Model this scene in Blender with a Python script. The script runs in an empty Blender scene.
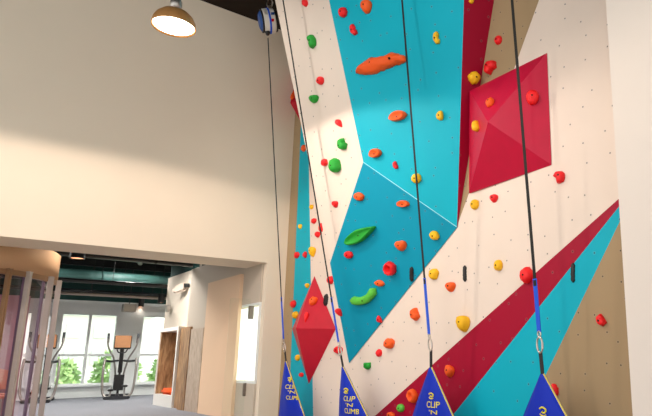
import bpy, bmesh, math, random
from mathutils import Vector, Matrix
from mathutils.bvhtree import BVHTree
S = bpy.context.scene
C = S.collection

# ------------------------------------------------------------------ camera
# solved from the photograph's three vanishing points (frame 652 x 416)
W, H = 652.0, 416.0
PX, PY, F = 475.02, 227.31, 598.56
VP1, VP2, VP3 = (1150, 351), (-81, 365), (444, -2500)
def _d(v):
    a = Vector((v[0]-PX, -(v[1]-PY), -F)); return a.normalized()
_X = _d(VP1); _Z = _d(VP3); _Y = _Z.cross(_X).normalized(); _X = _Y.cross(_Z).normalized()
RW = Matrix((_X, _Y, _Z))                      # camera -> world
CAM = Vector((0, 0, 1.0))
cd = bpy.data.cameras.new('camera'); cam = bpy.data.objects.new('camera', cd); C.objects.link(cam)
cam.matrix_world = Matrix.Translation(CAM) @ RW.to_4x4()
cd.sensor_width = 36; cd.sensor_fit = 'HORIZONTAL'; cd.lens = F/W*36
cd.shift_x = -(PX-W/2)/W; cd.shift_y = (PY-H/2)/W
cd.clip_start = 0.05; cd.clip_end = 300
S.camera = cam
def ray(px, py): return RW @ Vector((px-PX, -(py-PY), -F))
def onp(px, py, ax, v):
    r = ray(px, py); t = (v-CAM[ax])/r[ax]; return CAM + r*t
def onplane3(px, py, a, b, c):
    n = (b-a).cross(c-a); r = ray(px, py); t = n.dot(a-CAM)/n.dot(r); return CAM + r*t

# ------------------------------------------------------------------ world, exposure
w = bpy.data.worlds.new('sky'); S.world = w; w.use_nodes = True
nt = w.node_tree; bg = nt.nodes['Background']
tc = nt.nodes.new('ShaderNodeTexCoord'); sep = nt.nodes.new('ShaderNodeSeparateXYZ')
mr = nt.nodes.new('ShaderNodeValToRGB')
mr.color_ramp.elements[0].position = 0.0; mr.color_ramp.elements[0].color = (0.96, 0.97, 0.95, 1)
mr.color_ramp.elements[1].position = 0.7; mr.color_ramp.elements[1].color = (0.82, 0.90, 1.0, 1)
nt.links.new(tc.outputs['Generated'], sep.inputs[0]); nt.links.new(sep.outputs['Z'], mr.inputs[0])
nt.links.new(mr.outputs[0], bg.inputs[0]); bg.inputs[1].default_value = 2.0
sun = bpy.data.lights.new('sun', 'SUN'); sun.energy = 5.0; sun.angle = 0.02; sun.color = (1, 0.96, 0.9)
so = bpy.data.objects.new('sun', sun); C.objects.link(so); so.rotation_euler = Vector((-0.8, 0.25, -0.55)).to_track_quat('-Z', 'Y').to_euler()
vs = S.view_settings; vs.view_transform = 'Standard'; vs.look = 'None'; vs.gamma = 1; vs.use_curve_mapping = False
vs.exposure = 0.0
S.display_settings.display_device = 'sRGB'

# ------------------------------------------------------------------ materials
def srgb(r, g, b):
    f = lambda c: (c/255/12.92) if c/255 <= 0.04045 else ((c/255+0.055)/1.055)**2.4
    return (f(r), f(g), f(b), 1)
def mat(name, col, rough=0.6, metal=0, noise=0.0, scale=8, bump=0.0, bscale=60, spec=0.5, coat=0, trans=0, emit=None, estr=0):
    m = bpy.data.materials.new(name); m.use_nodes = True; n = m.node_tree; p = n.nodes['Principled BSDF']
    c = srgb(*col); p.inputs['Roughness'].default_value = rough; p.inputs['Metallic'].default_value = metal
    p.inputs['Specular IOR Level'].default_value = spec; p.inputs['Coat Weight'].default_value = coat
    p.inputs['Transmission Weight'].default_value = trans
    t = n.nodes.new('ShaderNodeTexCoord')
    nz = n.nodes.new('ShaderNodeTexNoise'); nz.inputs['Scale'].default_value = scale; nz.inputs['Detail'].default_value = 4
    n.links.new(t.outputs['Object'], nz.inputs['Vector'])
    mx = n.nodes.new('ShaderNodeMix'); mx.data_type = 'RGBA'
    mx.inputs[6].default_value = tuple(max(0, v*(1-noise)) for v in c[:3])+(1,)
    mx.inputs[7].default_value = tuple(min(1, v*(1+noise)) for v in c[:3])+(1,)
    n.links.new(nz.outputs['Fac'], mx.inputs[0]); n.links.new(mx.outputs[2], p.inputs['Base Color'])
    if bump:
        nb = n.nodes.new('ShaderNodeTexNoise'); nb.inputs['Scale'].default_value = bscale; nb.inputs['Detail'].default_value = 3
        n.links.new(t.outputs['Object'], nb.inputs['Vector'])
        bn = n.nodes.new('ShaderNodeBump'); bn.inputs['Strength'].default_value = bump; bn.inputs['Distance'].default_value = 0.01
        n.links.new(nb.outputs['Fac'], bn.inputs['Height']); n.links.new(bn.outputs[0], p.inputs['Normal'])
    if emit:
        p.inputs['Emission Color'].default_value = srgb(*emit); p.inputs['Emission Strength'].default_value = estr
    return m
def climb(name, col, rough=0.55, axis='Y'):
    """painted plywood with staggered bolt holes and faint scuffs"""
    m = mat(name, col, rough, noise=0.05, scale=2.2, bump=0.08, bscale=120, spec=0.2)
    n = m.node_tree; p = n.nodes['Principled BSDF']; src = p.inputs['Base Color'].links[0].from_socket
    g = n.nodes.new('ShaderNodeNewGeometry'); sp = n.nodes.new('ShaderNodeSeparateXYZ'); cb = n.nodes.new('ShaderNodeCombineXYZ')
    n.links.new(g.outputs['Position'], sp.inputs[0]); n.links.new(sp.outputs[axis], cb.inputs[0]); n.links.new(sp.outputs['Z'], cb.inputs[1])
    vo = n.nodes.new('ShaderNodeTexVoronoi'); vo.voronoi_dimensions = '2D'; vo.inputs['Scale'].default_value = 3.6; vo.inputs['Randomness'].default_value = 0.7
    n.links.new(cb.outputs[0], vo.inputs['Vector'])
    def step(lo, hi):
        r = n.nodes.new('ShaderNodeMapRange'); r.inputs[1].default_value = lo; r.inputs[2].default_value = hi
        r.inputs[3].default_value = 1; r.inputs[4].default_value = 0; n.links.new(vo.outputs['Distance'], r.inputs[0]); return r
    hole = step(0.024, 0.034); halo = step(0.06, 0.075)
    m1 = n.nodes.new('ShaderNodeMix'); m1.data_type = 'RGBA'; c = srgb(*col)
    m1.inputs[7].default_value = tuple(min(1, v*0.78+0.10) for v in c[:3])+(1,)
    s1 = n.nodes.new('ShaderNodeMath'); s1.operation = 'MULTIPLY'; s1.inputs[1].default_value = 0.35
    n.links.new(halo.outputs[0], s1.inputs[0]); n.links.new(s1.outputs[0], m1.inputs[0]); n.links.new(src, m1.inputs[6])
    m2 = n.nodes.new('ShaderNodeMix'); m2.data_type = 'RGBA'; m2.inputs[7].default_value = (0.03, 0.025, 0.02, 1)
    s2 = n.nodes.new('ShaderNodeMath'); s2.operation = 'MULTIPLY'; s2.inputs[1].default_value = 0.8
    n.links.new(hole.outputs[0], s2.inputs[0]); n.links.new(s2.outputs[0], m2.inputs[0]); n.links.new(m1.outputs[2], m2.inputs[6])
    n.links.new(m2.outputs[2], p.inputs['Base Color'])
    return m
def wood(name, a, b, scale=6):
    m = mat(name, a, 0.5); n = m.node_tree; p = n.nodes['Principled BSDF']
    t = n.nodes.new('ShaderNodeTexCoord'); mp = n.nodes.new('ShaderNodeMapping'); mp.inputs['Scale'].default_value = (scale, scale, scale*0.18)
    nz = n.nodes.new('ShaderNodeTexNoise'); nz.inputs['Scale'].default_value = 3; nz.inputs['Detail'].default_value = 6; nz.inputs['Distortion'].default_value = 0.6
    r = n.nodes.new('ShaderNodeValToRGB'); r.color_ramp.elements[0].position = 0.35; r.color_ramp.elements[0].color = srgb(*a)
    r.color_ramp.elements[1].position = 0.65; r.color_ramp.elements[1].color = srgb(*b)
    n.links.new(t.outputs['Object'], mp.inputs[0]); n.links.new(mp.outputs[0], nz.inputs['Vector']); n.links.new(nz.outputs['Fac'], r.inputs[0])
    n.links.new(r.outputs[0], p.inputs['Base Color']); return m
def glassmat(name, tint, alpha, rough=0.02):
    m = bpy.data.materials.new(name); m.use_nodes = True; n = m.node_tree
    for x in list(n.nodes): n.nodes.remove(x)
    o = n.nodes.new('ShaderNodeOutputMaterial'); tr = n.nodes.new('ShaderNodeBsdfTransparent'); gl = n.nodes.new('ShaderNodeBsdfGlossy')
    mx = n.nodes.new('ShaderNodeMixShader'); tr.inputs[0].default_value = tint; gl.inputs['Roughness'].default_value = rough
    fr = n.nodes.new('ShaderNodeFresnel'); fr.inputs[0].default_value = 1.4
    ad = n.nodes.new('ShaderNodeMath'); ad.operation = 'ADD'; ad.inputs[1].default_value = alpha; ad.use_clamp = True
    n.links.new(fr.outputs[0], ad.inputs[0]); ge = n.nodes.new('ShaderNodeNewGeometry'); iv = n.nodes.new('ShaderNodeMath'); iv.operation = 'SUBTRACT'; iv.inputs[0].default_value = 1
    ml = n.nodes.new('ShaderNodeMath'); ml.operation = 'MULTIPLY'; n.links.new(ge.outputs['Backfacing'], iv.inputs[1])
    n.links.new(ad.outputs[0], ml.inputs[0]); n.links.new(iv.outputs[0], ml.inputs[1]); n.links.new(ml.outputs[0], mx.inputs[0])
    n.links.new(tr.outputs[0], mx.inputs[1]); n.links.new(gl.outputs[0], mx.inputs[2]); n.links.new(mx.outputs[0], o.inputs[0])
    return m
def blindmat():
    m = bpy.data.materials.new('white_blind'); m.use_nodes = True; n = m.node_tree; p = n.nodes['Principled BSDF']; o = n.nodes['Material Output']
    p.inputs['Base Color'].default_value = (0.85, 0.85, 0.82, 1); t = n.nodes.new('ShaderNodeBsdfTranslucent'); t.inputs[0].default_value = (0.85, 0.87, 0.85, 1)
    mx = n.nodes.new('ShaderNodeMixShader'); mx.inputs[0].default_value = 0.8
    n.links.new(p.outputs[0], mx.inputs[1]); n.links.new(t.outputs[0], mx.inputs[2]); n.links.new(mx.outputs[0], o.inputs[0]); return m
M = dict(
    wall=mat('painted_wall', (233, 220, 200), 0.85, noise=0.03, scale=1.5, bump=0.15, bscale=180, spec=0.2),
    wall_r=mat('painted_wall_right', (226, 216, 206), 0.85, noise=0.02, scale=1.5, bump=0.15, bscale=180, spec=0.2),
    grey=mat('grey_paint', (196, 184, 168), 0.85, noise=0.03, scale=2, spec=0.2),
    cream_pier=mat('warm_lit_cream_paint', (232, 200, 168), 0.85, noise=0.03, scale=2, spec=0.2),  # cream paint with the warm light on the pier put into its colour
    band=mat('light_grey_paint', (226, 230, 228), 0.85, spec=0.2),
    tan=mat('tan_paint', (200, 160, 124), 0.8, noise=0.03, scale=2, spec=0.2),
    dark=mat('dark_ceiling_paint', (44, 36, 30), 0.9, noise=0.1, spec=0.1),
    plenum=mat('plenum_paint', (40, 66, 62), 0.9, noise=0.35, scale=1.8, spec=0.1),
    duct=mat('teal_duct', (48, 80, 76), 0.5, noise=0.3, scale=2.5, spec=0.3),
    black=mat('black_metal', (20, 20, 22), 0.45),
    blackrub=mat('black_plastic', (26, 24, 24), 0.55, noise=0.2, scale=40),
    pipe=mat('cream_pipe', (176, 160, 146), 0.5),
    carpet=mat('grey_carpet', (140, 142, 148), 0.95, noise=0.16, scale=30, bump=0.5, bscale=300, spec=0.1),
    hallfloor=mat('rubber_floor', (150, 140, 130), 0.9, noise=0.12, scale=40),
    cream=climb('cream_climbing_panel', (230, 214, 200)),
    taupe=climb('taupe_climbing_panel', (166, 142, 108)),
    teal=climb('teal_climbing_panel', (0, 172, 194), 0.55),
    teal_shaded=climb('shaded_teal_climbing_panel', (0, 148, 178), 0.55),  # same teal, with the down-tilted facet's shade put into the colour
    burg=climb('burgundy_climbing_panel', (160, 2, 44), 0.5), burg_side=climb('burgundy_side_panel', (160, 2, 44), 0.5, 'X'), jointc=mat('pale_cyan_joint', (150, 222, 232), 0.5),
    crimson=mat('crimson_volume', (190, 6, 54), 0.42, noise=0.12, scale=6, bump=0.1, bscale=200, spec=0.4),
    redvol=mat('red_volume', (190, 22, 46), 0.45, noise=0.12, scale=6, bump=0.1, bscale=200, spec=0.4),
    red=mat('red_hold', (246, 16, 24), 0.55, noise=0.12, scale=30, bump=0.35, bscale=160),
    orange=mat('orange_hold', (255, 92, 14), 0.6, noise=0.1, scale=30, bump=0.35, bscale=160),
    green=mat('green_hold', (22, 160, 44), 0.6, noise=0.14, scale=30, bump=0.35, bscale=160),
    lime=mat('light_green_hold', (92, 196, 60), 0.55, noise=0.14, scale=30, bump=0.35, bscale=160),
    yellow=mat('yellow_hold', (255, 190, 10), 0.6, noise=0.1, scale=30, bump=0.35, bscale=160),
    bolt=mat('hold_bolt', (40, 30, 26), 0.4, 0.8),
    strapblack=mat('black_webbing', (22, 24, 22), 0.8, noise=0.3, scale=200),
    strapblue=mat('blue_webbing', (16, 84, 214), 0.7, noise=0.1, scale=200),
    banner=mat('blue_vinyl', (10, 44, 176), 0.55, noise=0.08, scale=3, bump=0.35, bscale=7, spec=0.2),
    piping=mat('yellow_piping', (214, 196, 96), 0.6),
    ink=mat('yellow_ink', (232, 214, 40), 0.6),
    steel=mat('brushed_steel', (198, 190, 178), 0.3, 1.0, noise=0.1, scale=20),
    alu=mat('satin_aluminium', (200, 190, 182), 0.4, 0.35, noise=0.06, scale=10),
    alud=mat('dark_bronze_metal', (150, 116, 84), 0.4, 0.3), fitting=mat('dull_grey_metal', (128, 118, 108), 0.45, 0.5), postm=mat('violet_grey_metal', (136, 124, 150), 0.4, 0.3),
    white=mat('white_plastic', (226, 222, 214), 0.45),
    bluepl=mat('blue_plastic', (38, 84, 158), 0.45),
    frame=mat('window_frame_grey', (226, 230, 228), 0.5),
    woodp=wood('oak_veneer', (120, 84, 52), (182, 142, 100)),
    woodl=wood('pale_striped_veneer', (168, 146, 124), (200, 180, 160), 10),
    cushion=mat('orange_cushion', (236, 84, 24), 0.9, noise=0.2, scale=14, bump=0.3),
    screen=mat('copper_screen', (222, 160, 112), 0.35, noise=0.1, scale=9),
    gym_metal=mat('charcoal_metal', (62, 62, 66), 0.4, 0.6),
    gym_silver=mat('silver_tube', (168, 162, 156), 0.35, 0.85),
    seatpk=mat('salmon_seat', (206, 140, 118), 0.7),
    mauve=mat('mauve_wall', (176, 136, 148), 0.8, noise=0.05),
    lampshade=mat('bronze_lampshade', (196, 142, 84), 0.4, 0.4, noise=0.2, scale=12),
    diffuser=mat('lamp_diffuser', (255, 246, 228), 0.5, emit=(255, 240, 212), estr=9),
    dl=mat('downlight_lens', (255, 190, 140), 0.5, emit=(255, 176, 128), estr=2.2),
    foliage=mat('leaf_green', (176, 206, 140), 0.8, noise=0.4, scale=6),
    ground=mat('lawn', (200, 212, 176), 0.9, noise=0.2, scale=2),
    facade=mat('pale_facade', (228, 222, 220), 0.8),
    facwin=mat('dark_pane', (200, 200, 204), 0.3),
    glass=glassmat('clear_glass', (0.97, 0.99, 0.98, 1), 0.0),
    kglass=glassmat('tinted_reflective_glass', (0.93, 0.86, 0.90, 1), 0.06, 0.04),
    blind=blindmat(),
)

# ------------------------------------------------------------------ mesh helpers
class MB:
    def __init__(s): s.bm = bmesh.new()
    def box(s, a, b, bev=0):
        x0, y0, z0 = a; x1, y1, z1 = b; n0 = len(s.bm.verts)
        r = bmesh.ops.create_cube(s.bm, size=1)
        for v in r['verts']:
            v.co = Vector(((x0+x1)/2+v.co.x*(x1-x0), (y0+y1)/2+v.co.y*(y1-y0), (z0+z1)/2+v.co.z*(z1-z0)))
        if bev:
            es = list({e for v in r['verts'] for e in v.link_edges})
            bmesh.ops.bevel(s.bm, geom=es, offset=bev, segments=2, affect='EDGES')
        return s
    def obox(s, c, ax, half, bev=0):     # oriented box
        r = bmesh.ops.create_cube(s.bm, size=2)
        for v in r['verts']:
            v.co = Vector(c) + ax[0]*v.co.x*half[0] + ax[1]*v.co.y*half[1] + ax[2]*v.co.z*half[2]
        if bev:
            es = list({e for v in r['verts'] for e in v.link_edges})
            bmesh.ops.bevel(s.bm, geom=es, offset=bev, segments=2, affect='EDGES')
        return s
    def prism(s, pts, off):              # polygon pts extruded by vector off
        off = Vector(off); a = [s.bm.verts.new(p) for p in pts]; b = [s.bm.verts.new(Vector(p)+off) for p in pts]
        n = len(pts); s.bm.faces.new(a); s.bm.faces.new(b[::-1])
        for i in range(n): s.bm.faces.new((a[i], b[i], b[(i+1) % n], a[(i+1) % n]))
        return s
    def hull(s, pts):
        vs = [s.bm.verts.new(p) for p in pts]
        r = bmesh.ops.convex_hull(s.bm, input=vs)
        bad = [g for g in set(r['geom_interior'])|set(r['geom_unused']) if isinstance(g, bmesh.types.BMVert)]
        if bad: bmesh.ops.delete(s.bm, geom=bad, context='VERTS')
        return s
    def tube(s, pts, r, n=10, close=False, caps=True):
        pts = [Vector(p) for p in pts]; N = len(pts); rings = []; up = None
        rr = r if isinstance(r, (list, tuple)) else [r]*N
        for i, p in enumerate(pts):
            if close: t = pts[(i+1) % N]-pts[i-1]
            else: t = pts[min(i+1, N-1)]-pts[max(i-1, 0)]
            t.normalize()
            if up is None:
                up = Vector((0, 0, 1)) if abs(t.z) < 0.9 else Vector((1, 0, 0))
            up = (up-t*up.dot(t)).normalized(); q = t.cross(up)
            rings.append([s.bm.verts.new(p+(up*math.cos(2*math.pi*k/n)+q*math.sin(2*math.pi*k/n))*rr[i]) for k in range(n)])
        for i in range(N if close else N-1):
            a, b = rings[i], rings[(i+1) % N]
            for k in range(n): s.bm.faces.new((a[k], a[(k+1) % n], b[(k+1) % n], b[k]))
        if caps and not close:
            s.bm.faces.new(rings[0][::-1]); s.bm.faces.new(rings[-1])
        return s
    def lathe(s, prof, c, axis=Vector((0, 0, 1)), n=32):   # prof (r, h)
        axis = axis.normalized(); u = axis.orthogonal().normalized(); v = axis.cross(u); c = Vector(c); rings = []
        for r, h in prof:
            if r < 1e-5: rings.append([s.bm.verts.new(c+axis*h)])
            else: rings.append([s.bm.verts.new(c+axis*h+(u*math.cos(2*math.pi*k/n)+v*math.sin(2*math.pi*k/n))*r) for k in range(n)])
        for a, b in zip(rings, rings[1:]):
            for k in range(n):
                k2 = (k+1) % n
                if len(a) == 1 and len(b) == 1: continue
                if len(a) == 1: s.bm.faces.new((a[0], b[k2], b[k]))
                elif len(b) == 1: s.bm.faces.new((a[k], a[k2], b[0]))
                else: s.bm.faces.new((a[k], a[k2], b[k2], b[k]))
        return s
    def strip(s, pts, wdir, w, th):      # flat webbing along pts
        wdir = Vector(wdir).normalized()
        for i in range(len(pts)-1):
            a, b = Vector(pts[i]), Vector(pts[i+1]); t = (b-a).normalized(); n = t.cross(wdir).normalized()
            s.obox((a+b)/2, (t, wdir, n), ((b-a).length/2, w/2, th/2))
        return s
    def build(s, name, m, parent=None, smooth=False, origin=None):
        bmesh.ops.recalc_face_normals(s.bm, faces=s.bm.faces)
        cs = [v.co.copy() for v in s.bm.verts]
        if origin is None:
            lo = Vector([min(c[i] for c in cs) for i in range(3)]); hi = Vector([max(c[i] for c in cs) for i in range(3)])
            origin = Vector(((lo.x+hi.x)/2, (lo.y+hi.y)/2, lo.z))
        origin = Vector(origin)
        for v in s.bm.verts: v.co -= origin
        me = bpy.data.meshes.new(name); s.bm.to_mesh(me); s.bm.free()
        me.materials.append(m)
        if smooth:
            for p in me.polygons: p.use_smooth = True
        o = bpy.data.objects.new(name, me); C.objects.link(o)
        if parent is not None:
            o.parent = parent; o.location = parent.matrix_basis.inverted() @ origin if parent.parent is None else origin - wloc(parent)
        else: o.location = origin
        return o
def wloc(o):
    v = o.location.copy()
    while o.parent is not None: o = o.parent; v += o.location
    return v
def tag(o, label=None, cat=None, group=None, kind=None):
    if label: o['label'] = label
    if cat: o['category'] = cat
    if group: o['group'] = group
    if kind: o['kind'] = kind
    return o
def struct(o, label=None): o['kind'] = 'structure'; return o
def empty(name, loc, label, cat, group=None):
    o = bpy.data.objects.new(name, None); C.objects.link(o); o.location = loc; o.empty_display_size = 0.1
    return tag(o, label, cat, group)

# ------------------------------------------------------------------ place constants
XC = 4.68          # climbing wall plane
YW = 10.23         # left wall plane
ZC = 7.24          # hall ceiling
ZH = 2.70          # opening height

# ------------------------------------------------------------------ hall shell
struct(MB().box((-6, -6, -0.12), (5.0, 11.1, 0)).build('floor', M['hallfloor']))
struct(MB().box((-6, -6, ZC), (5.0, YW, ZC+0.2)).build('ceiling', M['dark']))
m = MB().box((-6, YW, ZH), (XC+0.3, YW+0.87, ZC+0.2)).box((-6, YW, 0), (-1.6, YW+0.87, ZH)).box((4.33, YW, 0), (XC+0.3, YW+0.14, ZH))
struct(m.build('wall_left', M['wall']))
struct(MB().box((4.30, -6, 0), (5.0, 2.872, ZC)).build('wall_right', M['wall_r']))

# ------------------------------------------------------------------ gym shell beyond the opening
YG = 21.5
struct(MB().box((-6, 11.1, -0.12), (4.95, YG+0.2, 0)).box((4.95, 17.6, -0.12), (10, YG+0.2, 0)).build('floor', M['carpet']))
struct(MB().box((-6, 11.1, 4.0), (4.9, 17.75, 4.15)).box((-6, 17.75, 4.0), (10, YG, 4.15)).build('ceiling', M['plenum']))
struct(MB().box((4.9, 17.6, 0), (10, 17.75, 4.15)).box((10, 17.6, 0), (10.15, YG+0.2, 4.15)).build('wall_gym_step', M['grey']))
struct(MB().box((4.76, 14.31, 3.26), (4.9, 17.6, 4.0)).box((4.47, 11.1, 3.06), (4.9, 14.30, 4.0)).build('wall_service', M['plenum']))
# window wall: piers, sill, band above, dark wall over the band
mw = MB(); WZ0, WZ1 = 0.36, 2.48
wx = [(-4.27+2.165*k, -4.27+2.165*k+1.50) for k in range(7)]     # openings
wx = [(2.93-2.165*3+2.165*k, 2.93-2.165*3+2.165*k+1.50) for k in range(6)]
mw.box((-6, YG, 0), (10, YG+0.2, WZ0)).box((-6, YG, WZ1), (10, YG+0.2, 2.86))
xs = [-6]+[v for p in wx for v in p]+[10]
for a, b in zip(xs[::2], xs[1::2]): mw.box((a, YG, WZ0), (b, YG+0.2, WZ1))
struct(mw.build('wall_back', M['band']))
struct(MB().box((-6, YG, 2.86), (10, YG+0.2, 4.15)).build('wall_plenum', M['plenum']))
struct(MB().box((-6.2, 11.1, 0), (-6, YG+0.2, 4.15)).build('wall_gym_left', M['grey']))
for i, (a, b) in enumerate(wx):
    f = MB(); y0, y1 = YG-0.01, YG+0.09; t = 0.05
    f.box((a, y0, WZ0), (a+t, y1, WZ1)).box((b-t, y0, WZ0), (b, y1, WZ1)).box((a+t, y0, WZ0), (b-t, y1, WZ0+t)).box((a+t, y0, WZ1-t), (b-t, y1, WZ1))
    f.box((a+t, y0, 1.20), (b-t, y1, 1.27)).box(((a+b)/2-0.035, y0, WZ0+t), ((a+b)/2+0.035, y1, 1.20)).box(((a+b)/2-0.035, y0, 1.27), ((a+b)/2+0.035, y1, WZ1-t))
    fo = struct(f.build('window_%d' % (i+1), M['frame']))
    MB().box((a+t, YG+0.03, WZ0+t), (b-t, YG+0.04, WZ1-t)).build('window_pane', M['glass'], fo)
    MB().box((a-0.03, YG-0.12, WZ0-0.04), (b+0.03, YG-0.012, WZ0)).build('window_sill', M['band'], fo)

# gym right-hand walls (near block with window and door panel, far block behind the locker)
g = MB(); X0, X1 = 4.30, 4.46
za = 3.2
g.box((X0, 11.45, 0), (X1, 14.3, 3.05)).box((X0, 11.1, 2.02), (X1, 11.45, 3.05)).box((X0, YW+0.15, 2.02), (X1, 11.1, ZH)).box((X0, YW+0.15, 0), (X1, 11.45, 0.62))
struct(g.build('wall_corridor', M['grey']))
struct(MB().box((4.75, 14.31, 0), (4.9, 17.75, 3.25)).box((4.461, 14.16, 0), (4.9, 14.30, 3.25)).build('wall_gym_right', M['grey']))
struct(MB().box((4.24, 11.2, 0), (4.30, 12.95, 2.60)).build('wall_pier', M['cream_pier']))
# interior frosted window beside the pillar
fo = MB(); ya, yb = YW+0.15, 11.45
fo.box((X0+0.005, ya, 0.62), (X0+0.05, ya+0.04, 2.02)).box((X0+0.005, yb-0.04, 0.62), (X0+0.05, yb, 2.02)).box((X0+0.005, ya+0.04, 1.98), (X0+0.05, yb-0.04, 2.02)).box((X0+0.005, ya+0.04, 0.62), (X0+0.05, yb-0.04, 0.66))
fr = struct(fo.build('window_7', M['frame']))
MB().box((X0+0.025, ya+0.04, 0.66), (X0+0.033, yb-0.04, 1.98)).build('window_pane', M['glass'], fr)
bl = MB()
for k in range(30):
    z = 0.69+k*0.043
    bl.bm.faces.new([bl.bm.verts.new(v) for v in ((X0+0.062, ya+0.05, z+0.021), (X0+0.062, yb-0.05, z+0.021), (X0+0.078, yb-0.05, z-0.021), (X0+0.078, ya+0.05, z-0.021))])
bo = bl.build('window_blind', M['blind']); tag(bo, 'white slatted blind behind the bright narrow window next to the pillar', 'blind')
# glass leaf with patch fittings standing beside the pillar
YD = 10.75
gd = empty('glass_door', (4.1, YD, 0.0), 'frameless glass door leaf with two grey patch fittings next to the white pillar', 'door')
MB().box((3.92, YD, 0.02), (4.29, YD+0.012, 2.10), 0.002).build('glass_leaf', M['glass'], gd)
for (u, v) in (((251.5, 306), (251.5, 319)), ((246, 383), (246, 396))):
    a = onp(*u, 1, YD); b = onp(*v, 1, YD)
    MB().box((a.x-0.045, YD-0.018, b.z), (a.x+0.045, YD+0.03, a.z), 0.006).build('patch_fitting', M['fitting'], gd)

# ------------------------------------------------------------------ outside the gym windows
struct(MB().box((-60, YG+0.5, -0.3), (80, 120, -0.2)).box((5.2, -20, -0.3), (80, 17.5, -0.2)).build('ground', M['ground']))
random.seed(3)
def shrub(cx, cy, rx, h, label):
    b = MB(); rnd = random.Random(int(cx*100))
    for k in range(520):
        a = rnd.uniform(0, 2*math.pi); e = rnd.uniform(-0.2, 1.0); rr = math.sqrt(max(0, 1-e*e*0.8))*rnd.uniform(0.6, 1.05)
        p = Vector((cx+math.cos(a)*rr*rx, cy+math.sin(a)*rr*rx*0.7, max(0.05, h*(0.35+0.62*e)+rnd.uniform(-.1, .1))-0.2))
        d = Vector((rnd.uniform(-1, 1), rnd.uniform(-1, 1), rnd.uniform(-.3, 1))).normalized(); q = d.orthogonal().normalized()
        L = rnd.uniform(0.09, 0.2); v = [b.bm.verts.new(x) for x in (p-d*L, p+q*L*0.45, p+d*L, p-q*L*0.45)]
        b.bm.faces.new(v)
    s = empty('shrub', (cx, cy, -0.2), label, 'shrub', 'shrubs outside the gym windows')
    b.build('foliage', M['foliage'], s)
    MB().tube([(cx, cy, -0.2), (cx+0.03, cy, h*0.25), (cx-0.05, cy+0.04, h*0.55)], [0.05, 0.04, 0.02], 8).build('stem', M['woodp'], s)
sh = [(1.5, 25.0, 0.75, 1.5, 'light green shrub outside seen through the curved glass partition'),
      (3.45, 25.2, 0.78, 1.35, 'light green shrub outside just right of the partly hidden elliptical machine'),
      (5.3, 25.0, 0.78, 1.6, 'light green shrub outside directly behind the fully visible elliptical machine'),
      (7.2, 25.2, 0.78, 1.5, 'light green shrub outside between the grey window pier and the locker'),
      (-0.5, 25.1, 0.75, 1.6, 'light green shrub outside, furthest left of the row behind the glass partition')]
for a in sh: shrub(*a)
bd = empty('building', (6.8, 52, -0.2), 'pale low building far outside the gym windows', 'building')
MB().box((5.0, 52, -0.2), (13.0, 60, 4.4)).build('wall', M['facade'], bd)
MB().box((4.8, 51.8, 4.4), (13.2, 60.2, 4.65)).build('roof', M['facwin'], bd)
for k in range(4):
    for z in (0.9, 2.8): MB().box((5.8+k*1.7, 51.9, z), (6.7+k*1.7, 52.0, z+1.0)).build('window', M['facwin'], bd)

# ------------------------------------------------------------------ gym ceiling services
def P(px, py, z=None, y=None): return onp(px, py, 2, z) if z is not None else onp(px, py, 1, y)
def run(name, a, b, r, m, label, cat, n=12, fl=2):
    o = MB().tube([a, b], r, n).build(name, M[m], smooth=False); return tag(o, label, cat)
def duct(x0, x1, y, z, r, m, label, name='air_duct', joints=6):
    if y < 17.7: x1 = min(x1, 4.4)
    e = empty(name, ((x0+x1)/2, y, z-r), label, 'duct' if 'duct' in name else 'pipe')
    MB().tube([(x0, y, z), (x1, y, z)], r, 20).build('duct_body' if 'duct' in name else 'pipe_run', M[m], e, True)
    for k in range(joints):
        x = x0+(x1-x0)*(k+0.5)/joints
        MB().tube([(x-0.02, y, z), (x+0.02, y, z)], r*1.08, 20).build('collar', M[m], e)
        MB().tube([(x, y, z+r*0.9), (x, y, 4.0)], 0.008, 6).build('hanger_rod', M['black'], e)
duct(-5, 9.5, 19.3, 3.34, 0.17, 'duct', 'long teal round air duct running across the gym ceiling above the windows')
duct(-5, 9.5, 16.2, 3.58, 0.20, 'duct', 'wide teal round air duct in the middle of the dark gym ceiling')
duct(-5, 9.5, 13.2, 3.62, 0.15, 'duct', 'teal round air duct nearest the cream header in the gym ceiling')
duct(-5, 9.5, 20.6, 3.05, 0.06, 'black', 'black pipe running just above the gym windows', 'ceiling_pipe')
duct(-5, 9.5, 17.9, 3.04, 0.055, 'black', 'black pipe between the two far teal ducts', 'ceiling_pipe')
duct(-5, 9.5, 14.6, 3.20, 0.05, 'black', 'black pipe under the dark gym ceiling, nearest the header', 'ceiling_pipe')
duct(2.2, 7.0, 20.2, 2.93, 0.045, 'pipe', 'pale cream pipe hanging above the gym windows', 'ceiling_pipe')
for k, (x0, y0, x1, y1, z) in enumerate([(1.9, 18.3, 2.3, 20.3, 3.08), (3.0, 13.5, 3.6, 15.9, 3.33)]):
    o = MB().tube([(x0, y0, z), (x1, y1, z)], 0.06, 14).build('branch_pipe', M['black'], None, True)
    tag(o, ['short black branch pipe near the gym windows', 'short black branch pipe under the middle teal duct'][k], 'pipe')
for k in range(5):
    y = 12.4+k*2.0
    struct(MB().box((-6, y, 3.78), (10, y+0.14, 4.0)).build('trim_%d' % (k+1), M['black']))
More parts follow.
